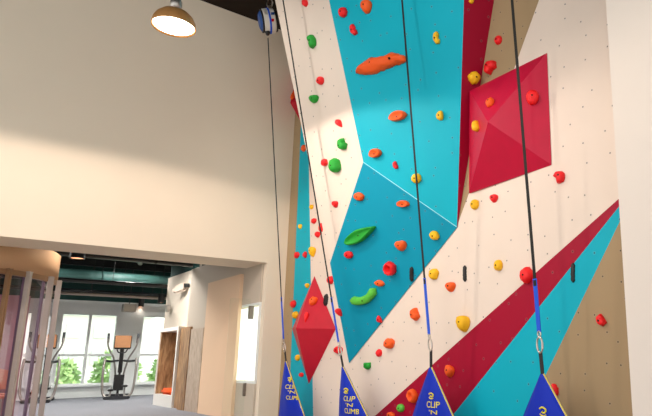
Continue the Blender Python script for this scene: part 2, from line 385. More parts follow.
# elbow bend of dark pipe seen over the partition
def downlight(px, py, z, r, label):
    p = onp(px, py, 2, z); e = empty('downlight', (p.x, p.y, z), label, 'ceiling light', 'cylinder downlights in the gym')
    MB().lathe([(0, 0.26), (r, 0.26), (r, 0), (r*0.9, 0), (r*0.9, 0.03), (0, 0.03)], p, n=24).build('housing', M['black'], e)
    MB().lathe([(0, 0.012), (r*0.88, 0.012), (r*0.88, 0.028), (0, 0.028)], p, n=24).build('lens', M['dl'], e)
    MB().tube([(p.x, p.y, z+0.26), (p.x, p.y, 4.0)], 0.012, 8).build('stem', M['black'], e)
    l = bpy.data.lights.new('downlight_glow', 'SPOT'); l.energy = 16 if r > 0.1 else 4; l.spot_size = 2.0; l.spot_blend = 0.6; l.color = (1, 0.86, 0.72); l.shadow_soft_size = r
    lo = bpy.data.objects.new('downlight_glow', l); C.objects.link(lo); lo.parent = e; lo.location = (0, 0, -0.02)
downlight(77, 258.5, 3.0, 0.13, 'large orange glowing downlight at the upper left of the gym ceiling')
downlight(161, 303, 2.75, 0.09, 'small glowing downlight nearest the grey wall by the locker')
downlight(141, 306.5, 2.75, 0.08, 'small glowing downlight next to the grey ceiling box')
p = onp(129, 308, 1, 21.0)
o = MB().box((p.x-0.17, 20.85, p.z-0.12), (p.x+0.17, 21.15, p.z+0.12), 0.01).build('ceiling_box', M['gym_silver']); tag(o, 'small grey equipment box hung in front of the band above the pier', 'box')
tag(MB().tube([(p.x, 21, p.z+0.12), (p.x, 21, 4.0)], 0.012, 6).build('hanger_rod', M['black'], None), 'thin dark rod holding the grey box above the window pier', 'rod')

for k, (x, y) in enumerate([(0.3, 12.1), (1.9, 12.1)]):  # unseen downlights added behind the header to brighten the gym
    e = empty('downlight', (x, y, 3.35), 'added fill downlight hidden above the header, %s of its row' % ['left', 'right'][k], 'ceiling light', 'cylinder downlights in the gym')
    MB().tube([(x, y, 3.60), (x, y, 4.0)], 0.012, 8).build('stem', M['black'], e)
    MB().lathe([(0, 0.26), (0.15, 0.26), (0.15, 0), (0.13, 0), (0.13, 0.03), (0, 0.03)], (x, y, 3.35), n=24).build('housing', M['black'], e)
    l = bpy.data.lights.new('downlight_glow', 'SPOT'); l.energy = 60; l.spot_size = 2.9; l.spot_blend = 0.8; l.color = (1, 0.9, 0.78); l.shadow_soft_size = 0.15
    lo = bpy.data.objects.new('downlight_glow', l); C.objects.link(lo); lo.parent = e; lo.location = (0, 0, -0.03)
for k, (x, y, zl) in enumerate(((-1.5, 15.4, 3.6), (0.6, 15.4, 3.6), (2.4, 15.4, 3.6), (3.7, 15.4, 3.6), (1.6, 18.5, 3.88), (4.2, 18.5, 3.88), (7.0, 18.6, 3.88))):  # two unseen rows of lamps added to raise the gym's brightness
    e = empty('gym_fill_lamp', (x, y, zl), 'added round fill lamp under the gym ceiling, %s' % ['far left of the nearer row', 'second from left in the nearer row', 'third from left in the nearer row', 'rightmost of the nearer row', 'left one of the far row', 'middle one of the far row', 'rightmost one of the far row'][k], 'ceiling light', 'fill lamps added in the gym ceiling')
    MB().lathe([(0, 0.08), (0.2, 0.08), (0.2, 0), (0.18, 0), (0.18, 0.02), (0, 0.02)], (x, y, zl), n=24).build('housing', M['white'], e)
    MB().tube([(x, y, zl+0.07), (x, y, 4.0)], 0.012, 8).build('stem', M['black'], e)
    l = bpy.data.lights.new('gym_fill_light', 'SPOT'); l.energy = 330 if k < 4 else 600; l.spot_size = 2.95; l.spot_blend = 0.5; l.color = (1, 0.97, 0.93); l.shadow_soft_size = 0.2
    lo = bpy.data.objects.new('gym_fill_light', l); C.objects.link(lo); lo.parent = e; lo.location = (0, 0, -0.03)
e = empty('kiosk_fill_lamp', (0.0, 13.2, 2.5), 'added flat round fill lamp inside the glass partition room', 'ceiling light')  # lamp added out of sight behind the fascia to lighten the kiosk
MB().lathe([(0, 0.08), (0.2, 0.08), (0.2, 0), (0.18, 0), (0.18, 0.02), (0, 0.02)], (0, 13.2, 2.5), n=24).build('housing', M['white'], e)
l = bpy.data.lights.new('kiosk_fill_light', 'SPOT'); l.energy = 90; l.spot_size = 2.9; l.spot_blend = 0.6; l.color = (1, 0.88, 0.9); l.shadow_soft_size = 0.2
lo = bpy.data.objects.new('kiosk_fill_light', l); C.objects.link(lo); lo.parent = e; lo.location = (0, 0, -0.03)

# ------------------------------------------------------------------ curved glass kiosk on the left
pts = [Vector((0.05, 11.16, 0)), Vector((0.40, 11.18, 0)), Vector((0.70, 11.30, 0)), Vector((1.06, 11.56, 0)), Vector((1.40, 12.02, 0)), Vector((1.58, 12.52, 0))]
def smoothc(ps, k=4):
    out = []
    for i in range(len(ps)-1):
        p0, p1, p2, p3 = ps[max(i-1, 0)], ps[i], ps[i+1], ps[min(i+2, len(ps)-1)]
        for j in range(k):
            t = j/k; out.append(0.5*((2*p1)+(-p0+p2)*t+(2*p0-5*p1+4*p2-p3)*t*t+(-p0+3*p1-3*p2+p3)*t**3))
    return out+[ps[-1]]
cur = smoothc([Vector((-2.0, 11.16, 0)), Vector((-0.8, 11.16, 0))]+pts)
kb = empty('glass_partition', (0.7, 11.6, 0), 'curved glass partition with metal mullions under a rounded tan fascia', 'partition')
def ribbon(cur, z0, z1, th):
    b = MB(); n = len(cur); rows = []
    for i, p in enumerate(cur):
        t = (cur[min(i+1, n-1)]-cur[max(i-1, 0)]).normalized(); nn = Vector((t.y, -t.x, 0))
        rows.append([b.bm.verts.new(q) for q in (p+Vector((0, 0, z0)), p+Vector((0, 0, z1)), p-nn*th+Vector((0, 0, z1)), p-nn*th+Vector((0, 0, z0)))])
    for a, c in zip(rows, rows[1:]):
        for k in range(4): b.bm.faces.new((a[k], a[(k+1) % 4], c[(k+1) % 4], c[k]))
    b.bm.faces.new(rows[0]); b.bm.faces.new(rows[-1][::-1]); return b
endc = cur+[Vector((1.60, 12.62, 0)), Vector((1.58, 12.72, 0)), Vector((1.50, 12.80, 0))]
ribbon(endc, 2.40, 2.84, 0.14).build('fascia', M['tan'], kb, True)
ribbon(cur, 2.32, 2.398, 0.06).build('top_channel', M['alud'], kb)
ribbon(cur, 0.0, 0.10, 0.06).build('bottom_channel', M['alu'], kb)
ribbon([c+Vector((-0.02, 0.03, 0)) for c in cur], 0.10, 2.32, 0.012).build('curved_pane', M['kglass'], kb)
for i, (px, wd) in enumerate([(pts[1], 1), (Vector((0.80, 11.36, 0)), 0), (pts[3], 1), (pts[4], 1), (pts[5], 1)]):
    j = min(range(len(cur)), key=lambda k: (cur[k]-px).length); t = (cur[min(j+1, len(cur)-1)]-cur[max(j-1, 0)]).normalized(); nn = Vector((t.y, -t.x, 0))
    MB().obox(px+nn*0.03+Vector((0, 0, 1.2)), (t, nn, Vector((0, 0, 1))), (0.022, 0.028, 1.195), 0.010).build('mullion', M['alu' if wd else 'alud'], kb)
    MB().obox(px-nn*0.10+t*0.08+Vector((0, 0, 1.2)), (t, nn, Vector((0, 0, 1))), (0.016, 0.02, 1.195)).build('inner_post', M['postm'], kb)
struct(MB().box((-2.0, 14.6, 0), (1.45, 14.7, 2.3)).build('wall_kiosk', M['mauve']))
def chair(x, y, rz, label):
    e = empty('cafe_chair', (x, y, 0), label, 'chair'); R = Matrix.Rotation(rz, 3, 'Z')
    def tr(p): return Vector((x, y, 0))+R @ Vector(p)
    ax = [R @ Vector(v) for v in ((1, 0, 0), (0, 1, 0), (0, 0, 1))]
    MB().obox(tr((0, 0, 0.46)), ax, (0.21, 0.21, 0.022), 0.018).build('seat', M['seatpk'], e)
    prof = [(-0.20, 0.55), (-0.21, 0.75), (-0.15, 0.88), (0, 0.92), (0.15, 0.88), (0.21, 0.75), (0.20, 0.55)]
    MB().prism([tr((a, 0.20, b)) for a, b in prof], ax[1]*0.03).build('backrest', M['seatpk'], e)
    for sx in (-1, 1):
        for sy in (-1, 1): MB().tube([tr((sx*0.17, sy*0.17, 0.44)), tr((sx*0.2, sy*0.2, 0))], 0.014, 8).build('leg', M['gym_silver'], e)
        MB().tube([tr((sx*0.17, 0.17, 0.44)), tr((sx*0.17, 0.215, 0.7))], 0.012, 8).build('back_post', M['gym_silver'], e)
p = onp(18, 416, 2, 0.15); chair(0.95, 13.0, 0.4, 'salmon cafe chair behind the curved glass partition, the nearer one')
chair(1.05, 14.1, -0.3, 'salmon cafe chair further back behind the curved glass partition')

# ------------------------------------------------------------------ locker / bench niche
lk = empty('seating_niche', (4.5, 15.1, 0), 'white framed wooden seating niche standing against the grey gym wall', 'bench niche')
LX0, LX1 = 4.30, 4.745
def bb(name, a, b, m, par=lk, bev=0): return MB().box(a, b, bev).build(name, M[m], par)
bb('base', (LX0, 14.87, 0), (LX1, 16.34, 0.16), 'white')
bb('frame_top', (LX0, 14.87, 1.72), (LX1, 16.34, 1.80), 'white')
bb('frame_side', (LX0, 14.87, 0.16), (LX1, 14.95, 1.72), 'white')
bb('frame_side', (LX0, 16.29, 0.16), (LX1, 16.34, 1.72), 'white')
bb('frame_bottom', (LX0, 14.95, 0.16), (LX1, 16.29, 0.26), 'white')
bb('side_lining', (LX0+0.02, 16.24, 0.26), (LX1, 16.29, 1.72), 'woodp')
bb('side_lining', (LX0+0.02, 14.95, 0.26), (LX1, 15.0, 1.72), 'woodp')
bb('back_panel', (LX1-0.04, 15.0, 0.26), (LX1, 16.24, 1.72), 'woodp')
bb('front_panel', (LX0+0.05, 14.31, 0), (LX1, 14.87, 1.755), 'woodp')
bb('end_panel', (4.25, 13.87, 0), (4.298, 14.31, 1.75), 'woodp')
o = MB().box((LX0+0.06, 15.15, 0.262), (LX1-0.06, 16.0, 0.40), 0.04).build('seat_cushion', M['cushion'], None, True); tag(o, 'orange cushion lying in the wooden seating niche', 'cushion')
sp_ = MB().box((4.262, 13.06, 0), (4.298, 13.85, 1.69)).build('wall_panel', M['woodl']); tag(sp_, 'pale striped wood panel on the grey wall between niche and cream pier', 'wall panel')

# emergency light, sconce, ceiling camera
e = empty('emergency_light', onp(181, 288, 0, 4.62), 'white emergency light with dark bracket high on the grey gym wall', 'emergency light')
c = onp(181, 288, 0, 4.62)
MB().obox(c, (Vector((0.35, -0.9, 0.2)).normalized(), Vector((0.9, 0.35, 0)).normalized(), Vector((-0.1, 0.2, 1)).normalized()), (0.19, 0.05, 0.10), 0.03).build('housing', M['pipe'], e)
MB().tube([c+Vector((0.0, -0.20, 0.05)), c+Vector((0.128, -0.24, 0.05))], 0.05, 16).build('bracket', M['black'], e)
MB().tube([c+Vector((-0.03, 0.17, -0.02)), c+Vector((-0.08, 0.25, -0.05))], [0.04, 0.07], 16).build('lamp_head', M['pipe'], e)
c = onp(169.5, 308.5, 0, 4.68)
o = MB().lathe([(0, 0), (0.1, 0.0), (0.1, 0.08), (0, 0.1)], c, Vector((-1, 0, 0)), 20).build('wall_speaker', M['gym_silver'], None); tag(o, 'small grey round fitting on the end of the grey wall above the niche', 'wall fitting')
c = onp(244, 271.5, 2, 2.69); e = empty('security_camera', (c.x, min(c.y, 10.95), 2.70), 'small dome security camera under the cream header', 'security camera')
cc = Vector((c.x, min(c.y, 10.95), 2.70))
MB().lathe([(0, 0), (0.07, 0), (0.07, -0.035), (0, -0.035)], cc, n=24).build('base', M['white'], e)
MB().lathe([(0.055, -0.035), (0.052, -0.06), (0.035, -0.085), (0, -0.092)], cc, n=24).build('dome', M['black'], e, True)

# ------------------------------------------------------------------ elliptical machines
def elliptical(cx, cy, rz, label):
    e = empty('elliptical_machine', (cx, cy, 0), label, 'elliptical trainer', 'elliptical machines by the gym windows')
    R = Matrix.Rotation(rz, 3, 'Z'); T = lambda *p: Vector((cx, cy, 0))+R @ Vector((p[0]*0.76, p[1], p[2]*1.04))
    ax = [R @ Vector(v) for v in ((1, 0, 0), (0, 1, 0), (0, 0, 1))]
    def curv(ps, k=6): return smoothc([T(*p) for p in ps], k)
    MB().obox(T(0, 0.35, 0.06), ax, (0.31, 0.05, 0.05), 0.02).build('front_foot', M['gym_metal'], e)
    MB().obox(T(0, -0.75, 0.05), ax, (0.32, 0.05, 0.04), 0.02).build('rear_foot', M['gym_metal'], e)
    MB().obox(T(0, -0.2, 0.09), ax, (0.05, 0.6, 0.04), 0.015).build('base_rail', M['gym_metal'], e)
    MB().obox(T(0, 0.28, 0.42), ax, (0.13, 0.28, 0.32), 0.10).build('drive_housing', M['blackrub'], e)
    MB().tube(curv([(0, 0.22, 0.7), (0, 0.15, 1.05), (0, 0.08, 1.38)]), 0.055, 12).build('console_mast', M['blackrub'], e, True)
    cons = MB().obox(T(0, 0.02, 1.52), (ax[0], (ax[1]*0.95+ax[2]*0.25).normalized(), (ax[2]*0.95-ax[1]*0.25).normalized()), (0.22, 0.03, 0.20), 0.02).build('console', M['blackrub'], e)
    MB().obox(T(0, -0.02, 1.54), (ax[0], (ax[1]*0.95+ax[2]*0.25).normalized(), (ax[2]*0.95-ax[1]*0.25).normalized()), (0.20, 0.012, 0.175), 0.006).build('screen', M['screen'], cons)
    MB().tube(curv([(-0.17, 0.0, 1.32), (-0.1, -0.08, 1.24), (0.1, -0.08, 1.24), (0.17, 0.0, 1.32)]), 0.018, 10).build('fixed_handlebar', M['gym_metal'], e, True)
    for s in (-1, 1):
        MB().tube(curv([(s*0.13, 0.25, 0.62), (s*0.20, 0.12, 0.92), (s*0.26, 0.0, 1.10), (s*0.47, -0.16, 1.42), (s*0.49, -0.16, 1.72)]), 0.024, 10).build('moving_handle', M['gym_silver'], e, True)
        MB().tube([T(s*0.485, -0.16, 1.50), T(s*0.492, -0.16, 1.76)], 0.032, 10).build('grip', M['gym_metal'], e, True)
        MB().tube(curv([(s*0.10, 0.1, 1.02), (s*0.30, -0.3, 1.00), (s*0.50, -0.55, 1.02)]), 0.032, 10).build('side_arm', M['black'], e, True)
        MB().tube(curv([(s*0.50, -0.55, 1.08), (s*0.52, -0.60, 0.8), (s*0.50, -0.62, 0.35), (s*0.42, -0.65, 0.12), (s*0.25, -0.72, 0.07)]), 0.032, 10).build('side_rail', M['gym_silver'], e, True)
        MB().obox(T(s*0.22, -0.35, 0.34 if s > 0 else 0.24), ax, (0.08, 0.20, 0.025), 0.02).build('foot_pedal', M['blackrub'], e)
        MB().tube(curv([(s*0.22, -0.15, 0.30), (s*0.22, -0.5, 0.18), (s*0.24, -0.74, 0.09)]), 0.025, 10).build('pedal_arm', M['gym_silver'], e, True)
    for s in (-1, 1):
        MB().tube([T(s*0.14, 0.28, 0.42), T(s*0.17, 0.28, 0.42)], 0.2, 24).build('flywheel_cover', M['gym_metal'], e)
    return e
p = onp(118, 397, 2, 0.02); q = onp(50, 400, 2, 0.0)
elliptical(4.33, 20.1, -0.22, 'elliptical machine with copper coloured screen standing fully in view before the windows')
elliptical(2.50, 20.1, -0.22, 'elliptical machine half hidden behind the curved glass partition')

# ------------------------------------------------------------------ climbing wall
cw = empty('climbing_wall', (XC, 6.5, 0), 'tall faceted indoor climbing wall painted cream, teal, burgundy and taupe', 'climbing wall')
WB = XC+0.30
base = MB().box((XC, 2.89, 0), (WB, YW-0.005, ZC-0.005)).build('cream_panel', M['cream'], cw)
tag(base, 'cream flat panel')
def B(px, py, o=0.0): return onp(px, py, 0, XC-o)
def ext(a, b, z):     # extend line a-b to height z
    t = (z-a.z)/(b.z-a.z); return a+(b-a)*t
def paint(name, ptsv, m, label, off=0.004):
    P_ = [Vector((XC-off, p.y, p.z)) for p in ptsv]
    o = MB().prism(P_, (off-0.0005, 0, 0)).build(name, M[m], cw); tag(o, label); return o
ztop = ZC-0.01; zb = 0.004
# left taupe strip, teal strip
tl = (B(298.7, 180), B(294.4, 280)); trr = (B(308.6, 150), B(313, 400))
yl0, yl1 = YW-0.012, YW-0.012
paint('taupe_strip', [Vector((0, yl0, zb)), Vector((0, yl1, ztop)), ext(*tl, ztop), ext(*tl, zb)], 'taupe', 'narrow taupe strip at the left corner')
paint('teal_strip', [ext(*tl, zb), ext(*tl, ztop), ext(*trr, ztop), ext(*trr, zb)], 'teal', 'vertical teal strip')
# bands
u = (B(617.7, 200), B(380, 411.6)); l = (B(618.5, 207.5), B(454, 414)); t2 = (B(619, 223.8), B(546, 375))
def aty(a, b, y): t = (y-a.y)/(b.y-a.y); return a+(b-a)*t
yr = 2.895
paint('burgundy_band', [ext(*u, zb), aty(*u, yr), aty(*l, yr), ext(*l, zb)], 'burg', 'diagonal burgundy band')
paint('teal_band', [ext(*l, zb), aty(*l, yr), aty(*t2, yr), ext(*t2, zb)], 'teal', 'diagonal teal band')
paint('taupe_corner', [ext(*t2, zb), aty(*t2, yr), Vector((0, yr, zb))], 'taupe', 'taupe lower corner')
# taupe wedge high up
tw = (B(494, 0), B(457, 226)); tw2 = (B(539, 0), B(457, 226))
paint('taupe_wedge', [tw[1], ext(tw[1], tw[0], ztop), ext(tw2[1], tw2[0], ztop)], 'taupe', 'taupe wedge beside the burgundy side')
# faceted overhang: vertices by direction and distance off the wall
Cv = B(457, 227, 0.012); Mv = B(349, 363, 0.012); Dv = B(363.2, 162, 0.60); Bv = B(464, 0, 0.40)
Lv = onplane3(330, 263, Mv, Cv, Dv)
Av = onplane3(329, 0, Bv, Cv, Dv)
A2 = onplane3(275, 0, Av, Dv, Lv)
Bt = ext(Cv, Bv, ztop); At = ext(Dv, Av, ztop); A2t = ext(Lv, A2, ztop)
def flat(p, d=0.0): return Vector((XC-0.006-d, p.y, p.z))
def facet(name, front, m, label):
    b = MB(); n = len(front); f = [b.bm.verts.new(p) for p in front]; k = [b.bm.verts.new(flat(p)) for p in front]
    b.bm.faces.new(f); b.bm.faces.new(k[::-1])
    for i in range(n): b.bm.faces.new((f[i], k[i], k[(i+1) % n], f[(i+1) % n]))
    o = b.build(name, M[m], cw); tag(o, label); return o
f1 = facet('upper_teal_panel', [At, Bt, Cv, Dv], 'teal', 'large upper teal facet')
f2 = facet('lower_teal_panel', [Lv, Dv, Cv, Mv], 'teal_shaded', 'lower teal facet below the crease')
f3 = facet('cream_overhang', [A2t, At, Dv, Lv], 'cream', 'slanting cream overhang at the left')
be = ext(tw[1], tw[0], ztop)
b = MB(); b.hull([Bt, Cv, Vector((XC-0.005, be.y, be.z)), Vector((XC-0.005, Bt.y, Bt.z)), Vector((XC-0.005, Cv.y, Cv.z))])
f4 = b.build('burgundy_side', M['burg_side'], cw); tag(f4, 'burgundy side face of the overhang')
# narrow light joint along the crease
j = MB().tube([Dv+Vector((-0.004, 0, 0)), Cv+Vector((-0.004, 0, 0))], 0.005, 6).build('crease_joint', M['jointc'], cw); tag(j, 'pale joint line between the teal facets')

# volumes
def volume(name, basepx, apex, ao, m, label, offs=None):
    b = MB(); pts_ = []
    for i, q in enumerate(basepx):
        o = (offs[i] if offs else 0.006); pts_.append(B(q[0], q[1], o)); pts_.append(B(q[0], q[1], 0.006) if o < 0.02 else flat(B(q[0], q[1], o)))
    pts_.append(B(apex[0], apex[1], ao)); b.hull(pts_)
    o = b.build(name, M[m]); return tag(o, label, 'climbing volume')
v1 = volume('pyramid_volume', [(547, 53), (551.5, 165), (469, 193), (469.5, 91)], (488, 122), 0.42, 'crimson', 'large crimson pyramid volume at the upper right of the climbing wall', [0.006, 0.006, 0.03, 0.16])
v2 = volume('pyramid_volume', [(314.4, 276), (335.8, 328.8), (308.8, 384), (292.2, 329)], (295.9, 328.3), 0.34, 'redvol', 'tall red diamond volume at the left corner over the teal strip', None)
v3 = volume('pyramid_volume', [(299, 62), (310, 95), (302, 124), (295.5, 100)], (290.3, 103), 0.30, 'redvol', 'small red volume tucked behind the cream overhang near the auto belay')

# ------------------------------------------------------------------ surfaces to bolt holds onto
bpy.context.view_layer.update()
def bvh(objs):
    V, Fc = [], []
    for o in objs:
        base_ = len(V); wl = wloc(o)
        V += [v.co+wl for v in o.data.vertices]; Fc += [tuple(base_+i for i in p.vertices) for p in o.data.polygons]
    return BVHTree.FromPolygons(V, Fc)
SURF = bvh([base, f1, f2, f3, f4, v1, v2, v3])

KINDS = {}
def outline(kind, w, h, rnd):
    """returns list of (outline point, medial point) in hold units"""
    out = []; N = 20
    if kind in ('bean', 'bar', 'hook'):
        arc = {'bean': 0.9, 'bar': 0.12, 'hook': 1.9}[kind]; L = max(w, h)/2; r = min(w, h)/2*(0.74 if kind == 'bean' else 1)
        if kind == 'hook': r *= 0.75
        sp = []
        for i in range(9):
            t = -1+2*i/8; a = t*arc/2
            R = L/math.sin(max(arc/2, 0.05)) if arc/2 < 1.57 else L
            sp.append(Vector((R*(1-math.cos(a))-R*(1-math.cos(arc/2))/2, R*math.sin(a)*(1-r/L*0.9))))
        for side in (1, -1):
            seq = sp if side == 1 else sp[::-1]
            for i, p in enumerate(seq):
                q = seq[min(i+1, 8)]-seq[max(i-1, 0)]; q.normalize(); nn = Vector((q.y, -q.x)); k = 1.0 + 0.06*math.sin(i*1.7+rnd.random())
                if kind == 'bar': k = 1.0+0.12*math.cos(i*2.6)
                out.append((p+nn*r*k, p))
            p = seq[-1]; q = (seq[-1]-seq[-2]).normalized(); out.append((p+q*r, p))
        if w > h:
            out = [(Vector((-a.y, a.x)), Vector((-b.y, b.x))) for a, b in out]
        return out
    for i in range(N):
        a = 2*math.pi*i/N; x, y = math.cos(a), math.sin(a)
        if kind == 'round': k = 1+rnd.uniform(-.05, .05)
        elif kind == 'jug': k = 1.0+0.10*math.cos(2*a)+(0.12 if y > 0.5 else 0)+rnd.uniform(-.05, .05); 
        elif kind == 'dish':
            k = 1.0 if y > -0.2 else 0.82+0.12*math.cos(2*a); y = y if y > -0.2 else y*0.85
        elif kind == 'wedge':
            k = 1.0; y = max(-1, min(1, y*1.1)); x = x*(0.55+0.45*(y+1)/2)*1.15
        elif kind == 'spike':
            x = x*(0.35+0.65*max(0, (y+1)/2)); k = 1.05
        elif kind == 'leaf':
            k = 1.0; y *= (1-0.55*max(0, x)); x *= 1.05 if x > 0 else 1
        elif kind == 'ledge':
            k = 1.0+rnd.uniform(-.10, .12); y = y*(0.75+0.25*math.cos(a*1.0+2.6))
        else: k = 1+rnd.uniform(-.09, .09)
        out.append((Vector((x*w/2*k, y*h/2*k)), Vector((x*w*0.06, y*h*0.04)) if kind != 'leaf' and kind != 'ledge' else Vector((x*w*0.32, 0))))
    return out
def hold(px, py, w, h, col, kind, rot, label, depth=None, seed=None, fx=0.86):
    w *= 0.92; h *= 0.92
    r = ray(px, py).normalized(); hit, nor, _, dist = SURF.ray_cast(CAM, r)
    if hit is None: print('MISS', px, py); return
    if nor.dot(r) > 0: nor = -nor
    t = dist/ray(px, py).length
    up = Vector((0, 0, 1)); vv = (up-nor*up.dot(nor)).normalized(); uu = vv.cross(nor).normalized()   # uu = screen right
    # pixel footprint of unit steps along the surface
    def pix(v): c = RW.transposed() @ (v-CAM); return Vector((PX+F*c.x/-c.z, PY-F*c.y/-c.z))
    e0 = pix(hit); sx = max(0.35*1/t/1000, (pix(hit+uu*0.05)-e0).length/0.05); sy = (pix(hit+vv*0.05)-e0).length/0.05
    ww, hh = w/sx*fx, h/sy*0.97
    d = depth if depth is not None else 0.55*min(ww, hh)
    d = min(d, 0.14)
    ww = max(0.03, (w - d*0.35/t*0.9)/sx) if w > 5 else ww
    seed = seed or int(px*7+py*13); rnd = random.Random(seed)
    th = math.radians(rot); ca, sa = math.cos(th), math.sin(th)
    ol = outline(kind, ww, hh, rnd)
    b = MB(); bm = b.bm
    lean = {'wedge': Vector((0, 0.16*hh)), 'jug': Vector((0, 0.12*hh)), 'spike': Vector((0, 0.2*hh))}.get(kind, Vector((0, 0)))
    prof = [(1.0, -0.02), (1.03, 0.22), (0.96, 0.55), (0.78, 0.84), (0.45, 0.98)]
    if kind == 'dish' or kind == 'leaf': prof = [(1.0, -0.02), (1.04, 0.3), (1.0, 0.75), (0.86, 0.98), (0.62, 0.86), (0.35, 0.70)]
    if kind == 'loop': prof = [(1.0, -0.02), (1.05, 0.4), (0.95, 0.85), (0.72, 1.0), (0.5, 0.8), (0.42, 0.15)]
    def W3(p2, hgt):
        x = p2.x*ca+p2.y*sa; y = -p2.x*sa+p2.y*ca
        return hit+uu*x+vv*y+nor*hgt
    rings = []
    for k, (s, z) in enumerate(prof):
        rings.append([bm.verts.new(W3(m_+(o_-m_)*s*(1+rnd.uniform(-.03, .03))+lean*z, d*z*(1+rnd.uniform(-.05, .05)))) for o_, m_ in ol])
    n = len(ol)
    for a, c in zip(rings, rings[1:]):
        for i in range(n): bm.faces.new((a[i], a[(i+1) % n], c[(i+1) % n], c[i]))
    cz = prof[-1][1]+(0.02 if prof[-1][1] > 0.9 else -0.04)
    if kind in ('bean', 'bar', 'hook', 'leaf', 'ledge'):
        bm.faces.new(rings[-1])
    else:
        cv = bm.verts.new(W3(lean*cz, d*cz))
        for i in range(n): bm.faces.new((rings[-1][i], rings[-1][(i+1) % n], cv))
    bm.faces.new(rings[0][::-1])
    o = b.build('climbing_hold', M[col], None, True, origin=hit)
    me = o.data
    nm = {'red': 'red', 'orange': 'orange', 'green': 'green', 'lime': 'green', 'yellow': 'yellow', 'blackrub': 'black'}[col]
    tag(o, label, 'climbing hold')
    if w >= 7 and kind != 'bar':
        mc = ol[3][1]*0 + (ol[4][1] if kind in ('bean', 'hook') else Vector((0, 0)))
        zc = (prof[-1][1]+0.03)*d
        if kind in ('leaf', 'dish', 'loop'): zc = (prof[-1][1]-0.0)*d
        c3 = W3(mc+lean*prof[-1][1], zc)
        MB().lathe([(0, 0.003), (0.010, 0.003), (0.011, -0.01), (0, -0.01)], c3, nor, 10).build('bolt', M['bolt'], o)
    return o

